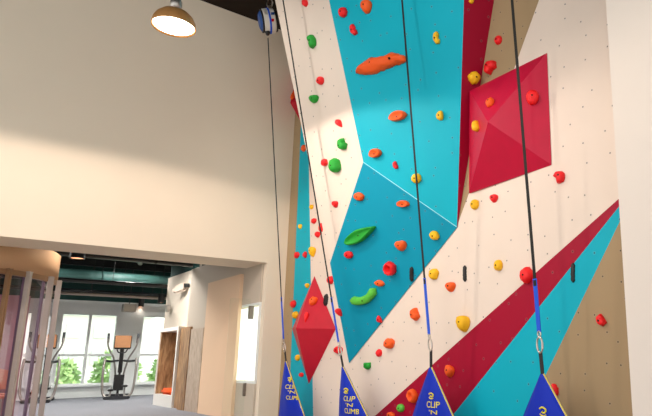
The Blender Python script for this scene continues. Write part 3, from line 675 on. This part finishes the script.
HOLDS = [
 # cream overhang
 (306, 3, 6, 9, 'red', 'round', -20, 'small red hold at the very top of the cream overhang'),
 (313.6, 41.4, 9, 15, 'green', 'bean', 170, 'green bean shaped hold high on the cream overhang'),
 (321.5, 80.8, 8, 9, 'red', 'round', 20, 'red hold on the cream overhang between the green bean and the upper flat green hold'),
 (314.8, 99.5, 12, 8, 'green', 'wedge', 10, 'flat pointed green hold on the cream overhang below a red hold'),
 (340.5, 124, 7, 9, 'red', 'spike', -30, 'red teardrop hold on the cream overhang, nearest the teal edge'),
 (343.8, 144.5, 9, 13, 'green', 'hook', -30, 'curled green hold on the cream overhang, above the broad green hold'),
 (325.4, 162.5, 7, 8, 'red', 'round', 0, 'round red hold left of the broad green hold on the cream overhang'),
 (337, 165.5, 12, 16, 'green', 'lump', 10, 'broad rough green hold on the cream overhang right of a round red hold'),
 (336, 204.5, 7, 7, 'red', 'wedge', 0, 'lowest red hold on the cream overhang, left of the lower teal facet'),
 # upper teal facet
 (344, 12.7, 10, 11, 'red', 'round', 0, 'round red hold at the top left corner of the upper teal facet'),
 (354.4, 30.4, 8, 13, 'red', 'bean', -20, 'slanted oblong red hold on the upper teal facet above the long orange ledge'),
 (367.7, 8, 14, 13, 'orange', 'wedge', 0, 'orange hold near the top of the upper teal facet'),
 (437.2, 38.5, 8, 14, 'yellow', 'bean', -5, 'yellow peanut shaped hold on the right half of the upper teal facet'),
 (399.2, 117.3, 20, 13, 'orange', 'dish', 0, 'wide orange dome hold beside the strap on the upper teal facet'),
 (440, 116, 11, 9, 'yellow', 'wedge', 90, 'yellow pointed hold in the right half of the upper teal facet at mid height'),
 (376.8, 154.3, 14, 12, 'orange', 'dish', 0, 'orange dome hold just above the crease near the left of the upper teal facet'),
 (396, 165.4, 6, 9, 'red', 'bean', -15, 'small red hold low on the upper teal facet'),
 (417.3, 178.4, 11, 11, 'yellow', 'round', 0, 'round yellow hold behind the strap just above the teal crease'),
 # lower teal facet
 (359.8, 196.5, 12, 9, 'orange', 'lump', 15, 'orange hold at the top left of the lower teal facet'),
 (404, 204.3, 14, 9, 'orange', 'dish', 10, 'orange hold just below the crease left of the strap'),
 (435.3, 235.3, 11, 10, 'yellow', 'round', 25, 'yellow hold on the right corner of the lower teal facet'),
 (361.5, 235, 36, 14, 'green', 'leaf', -14, 'large leaf shaped green hold on the lower teal facet'),
 (349.4, 254.6, 10, 8, 'red', 'lump', 10, 'red hold just below the large green leaf hold'),
 (402, 246, 14, 11, 'orange', 'wedge', 0, 'orange block hold in the middle of the lower teal facet left of the strap'),
 (391.8, 268.3, 13, 15, 'red', 'loop', 0, 'large red pocket hold on the lower teal facet'),
 (380, 283, 11, 7, 'orange', 'lump', 10, 'small orange hold between the red pocket hold and the light green ledge'),
 (412, 274, 4, 17, 'blackrub', 'bar', 14, 'black bar hold on the lower teal facet beside the strap'),
 (365.5, 297.5, 31, 12, 'lime', 'bean', -14, 'curved light green ledge hold on the lower teal facet'),
 (379.4, 319.5, 9, 7, 'red', 'spike', 70, 'red hold near the bottom tip of the lower teal facet'),
 # burgundy side, taupe wedge, crimson pyramid
 (471, 1, 6, 6, 'yellow', 'round', 0, 'yellow hold cut off at the top of the burgundy side face'),
 (473.3, 78, 14, 14, 'yellow', 'lump', 20, 'large rounded yellow hold on the burgundy side face'),
 (478, 126.5, 7, 12, 'yellow', 'bean', -20, 'yellow oval hold on the left side of the crimson pyramid volume'),
 (499.5, 40.6, 9, 9, 'red', 'round', 0, 'round red hold on the taupe wedge'),
 (492, 67.8, 13, 15, 'red', 'hook', 60, 'hooked red hold on the taupe wedge just above the crimson pyramid'),
 (491, 103.6, 10, 9, 'orange', 'lump', 0, 'orange hold on the upper side of the crimson pyramid volume'),
 (532.5, 98, 16, 16, 'red', 'round', 0, 'big round red ball hold on the crimson pyramid volume'),
 # main cream panel
 (476, 204.8, 9, 11, 'yellow', 'round', 0, 'yellow hold just under the lower left corner of the crimson pyramid'),
 (494.8, 199, 10, 8, 'red', 'wedge', 0, 'square red hold just under the crimson pyramid volume'),
 (560.8, 177, 11, 14, 'red', 'hook', 150, 'curved red hold right of the crimson pyramid volume on cream'),
 (435.3, 274, 10, 12, 'yellow', 'lump', 30, 'yellow hold on cream just below the lower teal facet, right of the strap'),
 (465.3, 273.6, 3.5, 18, 'blackrub', 'bar', 0, 'upright black bar hold on the cream panel'),
 (451.6, 287.5, 12, 10, 'orange', 'wedge', 0, 'orange hold on cream left below the upright black bar'),
 (499.5, 265.6, 9, 12, 'yellow', 'lump', 0, 'yellow hold on cream right of the upright black bar'),
 (528.3, 275.4, 14, 18, 'red', 'lump', 0, 'large red hold beside the strap at the upper edge of the burgundy band'),
 (465, 324.5, 15, 17, 'yellow', 'wedge', 0, 'large yellow block hold at the upper edge of the burgundy band'),
 (416.8, 314.5, 10, 14, 'orange', 'bean', -30, 'orange curved hold on cream left of the blue webbing'),
 (390.6, 343.5, 11, 12, 'orange', 'lump', 0, 'orange hold on cream right of the bottom tip of the teal facet'),
 (380, 353, 6, 8, 'red', 'lump', -20, 'small red hold on cream between the orange hold and the green hold'),
 (368.8, 365.5, 7, 10, 'green', 'bean', 0, 'small green hold on cream just right of the teal tip'),
 # burgundy / teal bands
 (573.5, 272.8, 4.5, 22, 'blackrub', 'bar', 4, 'black bar hold on the diagonal teal band'),
 (450.9, 371.7, 11, 13, 'orange', 'wedge', 20, 'orange angular hold on the burgundy band right of the third blue banner'),
 (414.9, 396, 10, 15, 'orange', 'loop', -25, 'orange loop hold on the burgundy band left of the third blue banner'),
 (401.8, 408, 8, 9, 'lime', 'round', 0, 'round light green hold low on the burgundy band'),
 (391.5, 415, 9, 7, 'orange', 'lump', 0, 'orange hold cut off at the bottom left of the burgundy band'),
 (602.4, 320.4, 12, 14, 'red', 'bean', -35, 'red hold on the taupe lower corner near the right wall'),
 (555.5, 389.8, 9, 14, 'red', 'lump', -20, 'red hold peeking out behind the rightmost blue banner'),
 # left part
 (293.2, 95.5, 6, 9, 'orange', 'spike', 180, 'orange hold on the small red volume behind the cream overhang'),
 (305, 148.5, 5, 7, 'orange', 'round', 0, 'orange hold at the top of the teal strip behind the cream overhang'),
 (312.2, 207, 4, 5, 'yellow', 'round', 0, 'small yellow hold on the narrow cream strip, highest of its yellow holds'),
 (301, 227, 4, 5, 'yellow', 'wedge', 0, 'small square yellow hold on the teal strip above two red holds'),
 (314.8, 221, 5, 6, 'red', 'round', 0, 'small red hold on the narrow cream strip, the upper of two beside the strap'),
 (318.4, 235, 6, 6, 'red', 'wedge', 0, 'small red hold on the narrow cream strip, the lower of two beside the strap'),
 (322, 227.6, 4, 10, 'red', 'bean', 0, 'thin red hold half hidden behind the slanting strap'),
 (298.5, 255, 5, 7, 'red', 'spike', -90, 'left one of the pair of red holds on the teal strip'),
 (305.7, 255, 5, 7, 'red', 'spike', 90, 'right one of the pair of red holds on the teal strip'),
 (313.8, 252.5, 8, 10, 'yellow', 'spike', 0, 'pointed yellow hold on the narrow cream strip above the red diamond volume'),
 (308, 286, 5, 5, 'yellow', 'wedge', 0, 'small yellow hold on the teal strip at the upper left of the red diamond volume'),
 (331.6, 280, 6, 9, 'red', 'lump', 0, 'red hold between the slanting strap and the teal facet'),
 (294.6, 304, 5, 8, 'red', 'lump', 0, 'red hold on the teal strip left of the red diamond volume'),
 (296.6, 315, 5, 8, 'yellow', 'round', 0, 'yellow hold left of the red diamond volume under a red hold'),
 (314, 301.5, 9, 10, 'orange', 'lump', 30, 'orange star like hold on the upper face of the red diamond volume'),
 (306.5, 318, 6, 10, 'red', 'spike', 0, 'red hold on the upper face of the diamond volume below the orange one'),
 (326.8, 300, 3.4, 13, 'blackrub', 'bar', 8, 'small black bar hold at the right edge of the red diamond volume'),
 (298.8, 357.7, 4, 7, 'yellow', 'round', 0, 'yellow hold on the teal strip beside the lower half of the red diamond volume'),
 (302, 374.8, 5, 5, 'red', 'round', 0, 'red hold on the teal strip beside the bottom tip of the red diamond volume'),
 (340.3, 312.5, 7, 9, 'red', 'spike', -20, 'red hold on cream just right of the blue webbing beside the teal facet'),
 (339.2, 350, 9, 8, 'red', 'lump', 0, 'red hold behind the snap hook of the second blue banner'),
]
for a in HOLDS: hold(*a)
# the long orange ledge: one long rough rock shape
def ledge():
    b = MB(); rnd = random.Random(5)
    a0 = (358.5, 73.5); a1 = (406, 55.5)
    tops = [(358, 73), (361, 66), (366, 61.5), (371, 57.5), (379, 57), (386, 55.5), (392, 53), (398, 53.5), (403, 55.5), (406.5, 56.5)]
    bots = [(358, 73.5), (362, 74.5), (368, 75), (374, 74.5), (381, 72), (387, 69.5), (393, 66.5), (399, 65), (404, 63.5), (406.5, 61)]
    def S3(px, py):
        h, n, _, d = SURF.ray_cast(CAM, ray(px, py).normalized()); return h, (n if n.dot(ray(px, py)) < 0 else -n)
    secs = []
    for (tp, bt) in zip(tops, bots):
        T_, n = S3(*tp); B_, _ = S3(*bt); k = []
        wdt = (T_-B_).length; d = min(0.10, 0.03+wdt*0.5)
        for s, z in ((0, -0.1), (0.05, 0.35), (0.22, 0.85), (0.5, 1.0), (0.78, 0.8), (0.95, 0.35), (1, -0.1)):
            k.append(b.bm.verts.new(T_.lerp(B_, s)+n*d*z*(1+rnd.uniform(-.2, .2))))
        secs.append(k)
    for p_, q_ in zip(secs, secs[1:]):
        for i in range(6): b.bm.faces.new((p_[i], p_[i+1], q_[i+1], q_[i]))
        b.bm.faces.new((p_[6], p_[0], q_[0], q_[6]))
    b.bm.faces.new(secs[0]); b.bm.faces.new(secs[-1][::-1])
    bmesh.ops.remove_doubles(b.bm, verts=b.bm.verts, dist=0.001)
    bmesh.ops.subdivide_edges(b.bm, edges=b.bm.edges, cuts=1, use_grid_fill=True)
    for v in b.bm.verts: v.co += Vector((rnd.uniform(-1, 0.2), rnd.uniform(-1, 1), rnd.uniform(-1, 1)))*0.010
    o = b.build('climbing_hold', M['orange'], None, True); tag(o, 'long rough orange ledge hold across the upper teal facet', 'climbing hold')
    for q in ((375, 64), (394, 60)):
        h, n = S3(*q); MB().lathe([(0, 0.105), (0.016, 0.105), (0.016, 0.05), (0, 0.05)], h, n, 10).build('bolt', M['bolt'], o)
ledge()

# ------------------------------------------------------------------ belay straps and banners
XG = 4.25
def carabiner(name, top, bot, m, label, cat='snap hook'):
    """snap hook between two points"""
    ax = (bot-top); L = ax.length; ax.normalize(); wd = Vector((0, -1, 0)); wd = (wd-ax*wd.dot(ax)).normalized()
    e = empty(name, bot, label, cat)
    pts_ = []
    for k in range(24):
        a = 2*math.pi*k/24; r = 0.30 if math.sin(a) < 0 else 0.24
        pts_.append(top+ax*(L*0.63-L*0.36*math.cos(a))+wd*(L*r*0.62*math.sin(a)))
    MB().tube(pts_, L*0.045, 8, close=True).build('hook_body', M['steel'], e, True)
    e2 = [top+ax*L*0.14+(wd*math.cos(a)+ax.cross(wd)*0)*L*0.09+ax*math.sin(a)*L*0.13 for a in [2*math.pi*k/16 for k in range(16)]]
    MB().tube(e2, L*0.035, 8, close=True).build('swivel_eye', M['steel'], e, True)
    MB().tube([top+ax*L*0.24, top+ax*L*0.33], L*0.06, 10).build('swivel', M['steel'], e)
    MB().tube([pts_[5]+wd*L*0.01, pts_[8]+wd*L*0.01], L*0.05, 8).build('gate_latch', M['alu'], e)
    return e
def text_mesh(txt, size, name):
    cu = bpy.data.curves.new(name, 'FONT'); cu.body = txt; cu.size = size; cu.align_x = 'CENTER'; cu.align_y = 'CENTER'; cu.extrude = 0.0015; cu.offset = 0.0
    o = bpy.data.objects.new(name, cu); C.objects.link(o); bpy.context.view_layer.update()
    dg = bpy.context.evaluated_depsgraph_get(); me = bpy.data.meshes.new_from_object(o.evaluated_get(dg)); bpy.data.objects.remove(o); return me
# per strap: top px, x at top, blue start px, hook top px, hook bottom px, apex px, edge px pairs, logo px
GATES = [
 dict(top=(268, 38), blue=(281, 300), h0=(283.5, 339), h1=(285, 352), apex=(286, 361.5), l=(279, 416), r=(304.5, 416),
      logo=[(290, 379.5, 6), (291, 387, 7.5), (292, 392.2, 5), (293, 398, 10)], who='leftmost', w=0.032),
 dict(top=(283, 0), blue=(331, 300), h0=(338.5, 342), h1=(341, 356), apex=(343, 367), l=(339.5, 416), r=(367.5, 416),
      logo=[(346.5, 390.5, 7), (348, 399, 9), (349, 405.2, 6), (350.5, 411.5, 13)], who='second', w=0.032),
 dict(top=(402, 0), blue=(424, 281), h0=(429, 334), h1=(431, 351), apex=(431, 367.5), l=(413.5, 416), r=(453, 416),
      logo=[(431.7, 395.5, 8), (432.3, 405, 11), (433, 412.6, 7), (433.5, 420.5, 15)], who='third', w=0.032),
 dict(top=(512, 0), blue=(535, 283), h0=(539, 331), h1=(540.5, 353), apex=(542.5, 374), l=(525, 416), r=(566, 416),
      logo=[(543.5, 411, 12), (544.5, 423, 15), (545, 433, 10), (545.5, 443, 19)], who='rightmost', w=0.036),
]
where = ['hanging from the white auto belay by the left corner', 'slanting in front of the cream overhang', 'hanging in front of the teal facets', 'hanging in front of the crimson pyramid']
bwhere = ['in the left corner beside the teal strip', 'under the red diamond volume', 'in front of the burgundy band', 'in front of the taupe corner']
for i, G in enumerate(GATES):
    h0 = onp(*G['h0'], 0, XG); yg = h0.y
    # top of the strap lies in the plane y = yg (strap leans only towards the wall)
    T0 = onp(*G['top'], 1, yg)
    d = T0-h0
    if i > 0: T1 = h0+d*((ZC-0.02-h0.z)/d.z)
    else: T1 = T0
    d = T1-h0
    # point where the webbing turns blue
    def frac(px, py):
        best = min(range(401), key=lambda k: abs(pixy(h0+d*(k/400))-py)); return h0+d*(best/400)
    def pixy(v): c = RW.transposed() @ (v-CAM); return PY-F*c.y/-c.z
    Bp = frac(*G['blue'])
    st = empty('belay_strap', h0, 'black belay strap with blue end '+where[i], 'belay strap', None)
    wd = Vector((0, 1, 0))
    MB().strip([T1, Bp], wd, G['w'], 0.004).build('black_webbing', M['strapblack'], st)
    dd = (h0-Bp).normalized()
    MB().strip([Bp-dd*0.04, h0+dd*0.01], wd, G['w']*1.35, 0.007).build('blue_webbing', M['strapblue'], st)
    MB().obox(Bp, (dd, wd, dd.cross(wd)), (0.03, G['w']*0.56, 0.005), 0.002).build('stitching', M['strapblack'], st)
    h1 = onp(*G['h1'], 0, XG)
    carabiner('snap_hook', h0, h1, 'steel', 'steel swivel snap hook holding the %s blue banner' % G['who'])
    # banner
    A = onp(*G['apex'], 0, XG)
    L0 = onp(*G['l'], 0, XG); R0 = onp(*G['r'], 0, XG)
    Lb = ext(A, L0, 0.03); Rb = ext(A, R0, 0.03)
    bn = empty('belay_banner', (A.x, (Lb.y+Rb.y)/2, 0), 'blue triangular belay banner, %s of four, %s' % (G['who'], bwhere[i]), 'banner')
    b = MB(); NR = 18; NCc = 8; fr, bk = [], []; hwv = Vector((0, 0.018, 0))
    for rr in range(NR+1):
        t = rr/NR; a = (A+hwv).lerp(Lb, t); c = (A-hwv).lerp(Rb, t); rf, rb = [], []
        for k in range(NCc+1):
            s = k/NCc; p = a.lerp(c, s); bul = 0.05*math.sin(math.pi*s)*math.sin(math.pi*min(1, t*1.1))+0.012*math.sin(s*9+t*5)*t
            rf.append(b.bm.verts.new(p+Vector((-0.012-bul, 0, 0)))); rb.append(b.bm.verts.new(p+Vector((0.012, 0, 0))))
        fr.append(rf); bk.append(rb)
    for rr in range(NR):
        for k in range(NCc):
            b.bm.faces.new((fr[rr][k], fr[rr][k+1], fr[rr+1][k+1], fr[rr+1][k])); b.bm.faces.new((bk[rr][k], bk[rr+1][k], bk[rr+1][k+1], bk[rr][k+1]))
        b.bm.faces.new((fr[rr][0], fr[rr+1][0], bk[rr+1][0], bk[rr][0])); b.bm.faces.new((fr[rr][-1], bk[rr][-1], bk[rr+1][-1], fr[rr+1][-1]))
    b.bm.faces.new(fr[0]+bk[0][::-1]); b.bm.faces.new(fr[-1]+bk[-1][::-1])
    fb = BVHTree.FromBMesh(b.bm)
    b.build('vinyl_sheet', M['banner'], bn, True)
    MB().tube([A-hwv+Vector((-0.005, 0, 0)), Rb+Vector((-0.005, 0, 0))], 0.0085, 8).build('edge_piping', M['piping'], bn, True)
    MB().tube([A+hwv, Lb], 0.006, 8).build('edge_seam', M['banner'], bn, True)
    MB().tube([Lb+Vector((0, 0.02, 0)), Rb-Vector((0, 0.02, 0))], 0.028, 12).build('base_bar', M['blackrub'], bn)
    loopd = (h1-A).normalized()
    MB().strip([A-loopd*0.03, h1+loopd*0.012], wd, 0.038, 0.010).build('black_loop', M['blackrub'], bn)
    # lettering
    ink = None
    for k, (lx, ly, wpx) in enumerate(G['logo']):
        c = onp(lx, ly, 0, XG-0.05); rr_ = ray(lx, ly).normalized(); hit = fb.ray_cast(CAM, rr_)
        c = hit[0] if hit[0] is not None else c
        sc_ = (onp(lx+1, ly, 0, XG)-onp(lx, ly, 0, XG)).length; sv_ = (onp(lx, ly+1, 0, XG)-onp(lx, ly, 0, XG)).length
        tilt = 0.10
        uu = Vector((0, -1, -0.0)); vv = Vector((0, 0, 1)); nn = Vector((-1, 0, 0))
        if k == 0:
            Rr = wpx*sc_*0.33; sw = MB()
            cp = c+nn*0.006
            q = [cp+uu*(math.cos(a)*Rr*f_)+vv*(math.sin(a)*Rr*f_*sv_/sc_) for a, f_ in [(2.6-0.42*j, 1.0-0.055*j) for j in range(13)]]
            sw.tube(q, [Rr*0.16]*12+[Rr*0.3], 6)
            q2 = [cp+uu*(math.cos(a)*Rr*0.95)+vv*((math.sin(a)*Rr*0.95-Rr*0.25)*sv_/sc_) for a in [-2.6+0.3*j for j in range(7)]]
            sw.tube(q2, Rr*0.12, 6)
            tag(sw.build('printed_emblem', M['ink'], bn), 'yellow swirl emblem')
        else:
            txt = ['CLIP', "'N", 'CLIMB'][k-1]; me = text_mesh(txt, 1.0, 'printed_text')
            xs_ = [v.co.x for v in me.vertices]; wdt = max(xs_)-min(xs_); s_ = wpx*sc_/wdt
            s_v = sv_*wpx*[0, 0.58, 0.6, 0.40][k]/0.72
            for v in me.vertices:
                p = v.co.copy(); v.co = c+uu*(p.x*s_)+vv*(p.y*s_v-p.x*s_*0.0)+nn*(0.006+p.z)
                hh_ = fb.ray_cast(Vector((2.0, v.co.y, v.co.z)), Vector((1, 0, 0)))
                if hh_[0] is not None: v.co.x = hh_[0].x-0.003-p.z
            o = bpy.data.objects.new('printed_text', me); C.objects.link(o); me.materials.clear(); me.materials.append(M['ink'])
            for v in me.vertices: v.co -= bn.location
            o.parent = bn; tag(o, 'yellow %s lettering' % txt)

# ------------------------------------------------------------------ auto belay device
G = GATES[0]; yg = onp(*G['h0'], 0, XG).y
c = onp(268.5, 21, 1, yg); sc_ = (onp(269.5, 21, 1, yg)-c).length
dv = empty('auto_belay', c-Vector((0, 0, 0.18)), 'white auto belay drum with blue side cover under the dark ceiling corner', 'auto belay')
view = (c-CAM).normalized(); axd = RW @ Vector((1, 0.03, 0)); axd = (axd-view*axd.dot(view)).normalized(); axd = (axd+view*0.16).normalized()
R_ = 11.2*sc_; hw = 8.2*sc_*0.9
print('belay', c, R_, hw)
MB().lathe([(0, -hw*0.72), (R_*0.86, -hw*0.72), (R_*0.98, -hw*0.62), (R_, 0), (R_*0.98, hw*0.62), (R_*0.86, hw*0.72), (0, hw*0.72)], c, axd, 32).build('drum_casing', M['white'], dv, False)
MB().lathe([(0, -hw*1.12), (R_*0.6, -hw*1.12), (R_*0.80, -hw*0.95), (R_*0.82, -hw*0.74), (0, -hw*0.74)], c, axd, 32).build('side_cover', M['bluepl'], dv)
MB().lathe([(R_*0.80, -hw*0.90), (R_*0.93, -hw*0.88), (R_*0.93, -hw*0.72), (R_*0.80, -hw*0.72)], c, axd, 32).build('flange', M['black'], dv)
MB().lathe([(0, hw*0.74), (R_*0.9, hw*0.74), (R_*0.88, hw*0.92), (R_*0.5, hw*1.05), (0, hw*1.05)], c, axd, 32).build('rear_cover', M['black'], dv)
MB().lathe([(R_*0.90, -hw*0.10), (R_*1.03, -hw*0.10), (R_*1.03, hw*0.12), (R_*0.90, hw*0.12)], c, axd, 32).build('blue_strap_band', M['strapblue'], dv)
side = axd.cross(Vector((0, 0, 1))).normalized()
if side.dot(view) > 0: side = -side
for (aa, cc_, ang, hh2, nm) in ((-hw*0.6, -hw*0.18, 0.35, 0.5, 'white'), (hw*0.18, hw*0.60, -0.45, 0.22, 'red'), (hw*0.18, hw*0.60, 0.1, 0.25, 'bluepl')):
    mm = MB()
    rows = []
    for j in range(5):
        a = ang-hh2/2+hh2*j/4; dirv = side*math.cos(a)+Vector((0, 0, 1))*math.sin(a)
        rows.append([mm.bm.verts.new(c+dirv*R_*1.012+axd*u_) for u_ in (aa, cc_)])
    for r1, r2 in zip(rows, rows[1:]): mm.bm.faces.new((r1[0], r1[1], r2[1], r2[0]))
    bmesh.ops.solidify(mm.bm, geom=mm.bm.faces[:], thickness=0.004)
    mm.build('sticker', M[nm], dv)
zt = c.z+R_
MB().obox(Vector((c.x, c.y, zt+0.02)), (axd, side, Vector((0, 0, 1))), (0.03, 0.025, 0.05), 0.008).build('mounting_lug', M['steel'], dv)
MB().lathe([(0, -0.07), (0.025, -0.07), (0.045, -0.03), (0.045, 0.0), (0, 0.0)], Vector((c.x, c.y, c.z-R_*0.93)), n=20).build('strap_nozzle', M['black'], dv)
hk = empty('mounting_carabiner', (c.x, c.y, zt+0.05), 'steel carabiner holding the white auto belay drum', 'carabiner')
q = [Vector((c.x, c.y, zt+0.13))+axd*0.045*math.sin(a)+Vector((0, 0, 1))*0.085*math.cos(a) for a in [2*math.pi*k/20 for k in range(20)]]
MB().tube(q, 0.010, 8, close=True).build('carabiner_body', M['steel'], hk, True)
MB().tube([q[4]+axd*0.004, q[7]+axd*0.004], 0.013, 8).build('screw_gate', M['alu'], hk)
ch = empty('hanging_bracket', (c.x, c.y, ZC), 'dark steel bracket fixed to the hall ceiling above the auto belay', 'bracket')
MB().box((c.x-0.08, c.y-0.08, ZC-0.02), (c.x+0.08, c.y+0.08, ZC-0.001)).build('base_plate', M['black'], ch)
MB().tube([(c.x, c.y, ZC-0.02), (c.x, c.y, zt+0.212)], 0.014, 10).build('drop_rod', M['steel'], ch)

# ------------------------------------------------------------------ pendant lamps
def pendant(x, y, z, label, energy, spot=2.83):
    e = empty('pendant_lamp', (x, y, z), label, 'pendant lamp', 'dome pendant lamps in the hall')
    R = 0.235; c = Vector((x, y, z))
    prof = [(R, 0.0), (R*1.01, 0.012), (R*0.97, 0.07), (R*0.85, 0.13), (R*0.64, 0.18), (R*0.36, 0.212), (0.055, 0.222), (0.05, 0.216), (R*0.36, 0.204), (R*0.62, 0.172), (R*0.83, 0.122), (R*0.95, 0.06), (R*0.98, 0.0), (R, 0)]
    MB().lathe(prof, c, n=48).build('lamp_shade', M['lampshade'], e, True)
    MB().lathe([(0, 0.020), (R*0.93, 0.020), (R*0.93, 0.034), (0, 0.034)], c, n=48).build('diffuser', M['diffuser'], e)
    MB().lathe([(0, 0.215), (0.065, 0.215), (0.065, 0.33), (0.05, 0.36), (0, 0.36)], c, n=24).build('socket', M['gym_silver'], e, True)
    MB().tube([(x, y, z+0.35), (x, y, ZC-0.02)], 0.012, 10).build('suspension_rod', M['gym_metal'], e)
    MB().lathe([(0, 0), (0.07, 0), (0.06, -0.03), (0, -0.03)], (x, y, ZC-0.001), n=20).build('ceiling_rose', M['black'], e)
    l = bpy.data.lights.new('lamp_light', 'SPOT'); l.energy = energy; l.spot_size = spot; l.spot_blend = 0.10; l.color = (1, 0.83, 0.71); l.shadow_soft_size = 0.12
    lo = bpy.data.objects.new('lamp_light', l); C.objects.link(lo); lo.parent = e; lo.location = (0, 0, -0.01)
pl = onp(173.6, 27.3, 1, 7.0)
pendant(pl.x, 7.0, pl.z, 'glowing bronze dome pendant lamp hanging before the left wall', 330)
for (x, y, zz, en, lb) in ((-1.6, 7.0, 0.15, 320, 'bronze dome pendant lamp left of the photo, level with the visible one'), (0.4, 3.6, 0.45, 150, 'bronze dome pendant lamp nearer the camera than the visible one'), (-1.6, 3.2, 0.45, 300, 'bronze dome pendant lamp furthest back in the hall')):
    pendant(x, y, pl.z+zz, lb, en)
# unseen spotlights added under the hall ceiling to light the climbing wall
for k, (y, ty) in enumerate(((2.0, 4.2), (4.6, 6.2), (7.6, 8.4))):
    c = Vector((0.6, y, 6.95)); aim = (Vector((XC, ty, 3.0))-c).normalized()
    e = empty('fill_spotlight', c, 'added black fill spotlight aimed at the %s part of the climbing wall' % ['right', 'middle', 'left'][k], 'spotlight', 'fill spotlights added under the hall ceiling')
    MB().lathe([(0, -0.12), (0.05, -0.12), (0.065, 0.02), (0.065, 0.10), (0.055, 0.10), (0.055, 0.06), (0, 0.06)], c, aim, 24).build('housing', M['black'], e)
    MB().tube([c, (c.x, c.y, ZC-0.03)], 0.015, 8).build('stem', M['black'], e)
    MB().box((c.x-0.05, c.y-0.12, ZC-0.03), (c.x+0.05, c.y+0.12, ZC-0.001)).build('fill_spot_mount', M['black'], e)
    l = bpy.data.lights.new('wall_fill_light', 'SPOT'); l.energy = (60, 120, 160)[k]; l.spot_size = 1.25; l.spot_blend = 0.8; l.color = (1, 0.95, 0.88); l.shadow_soft_size = 0.05
    lo = bpy.data.objects.new('wall_fill_light', l); C.objects.link(lo); lo.parent = e; lo.location = aim*0.11; lo.rotation_euler = aim.to_track_quat('-Z', 'Y').to_euler()
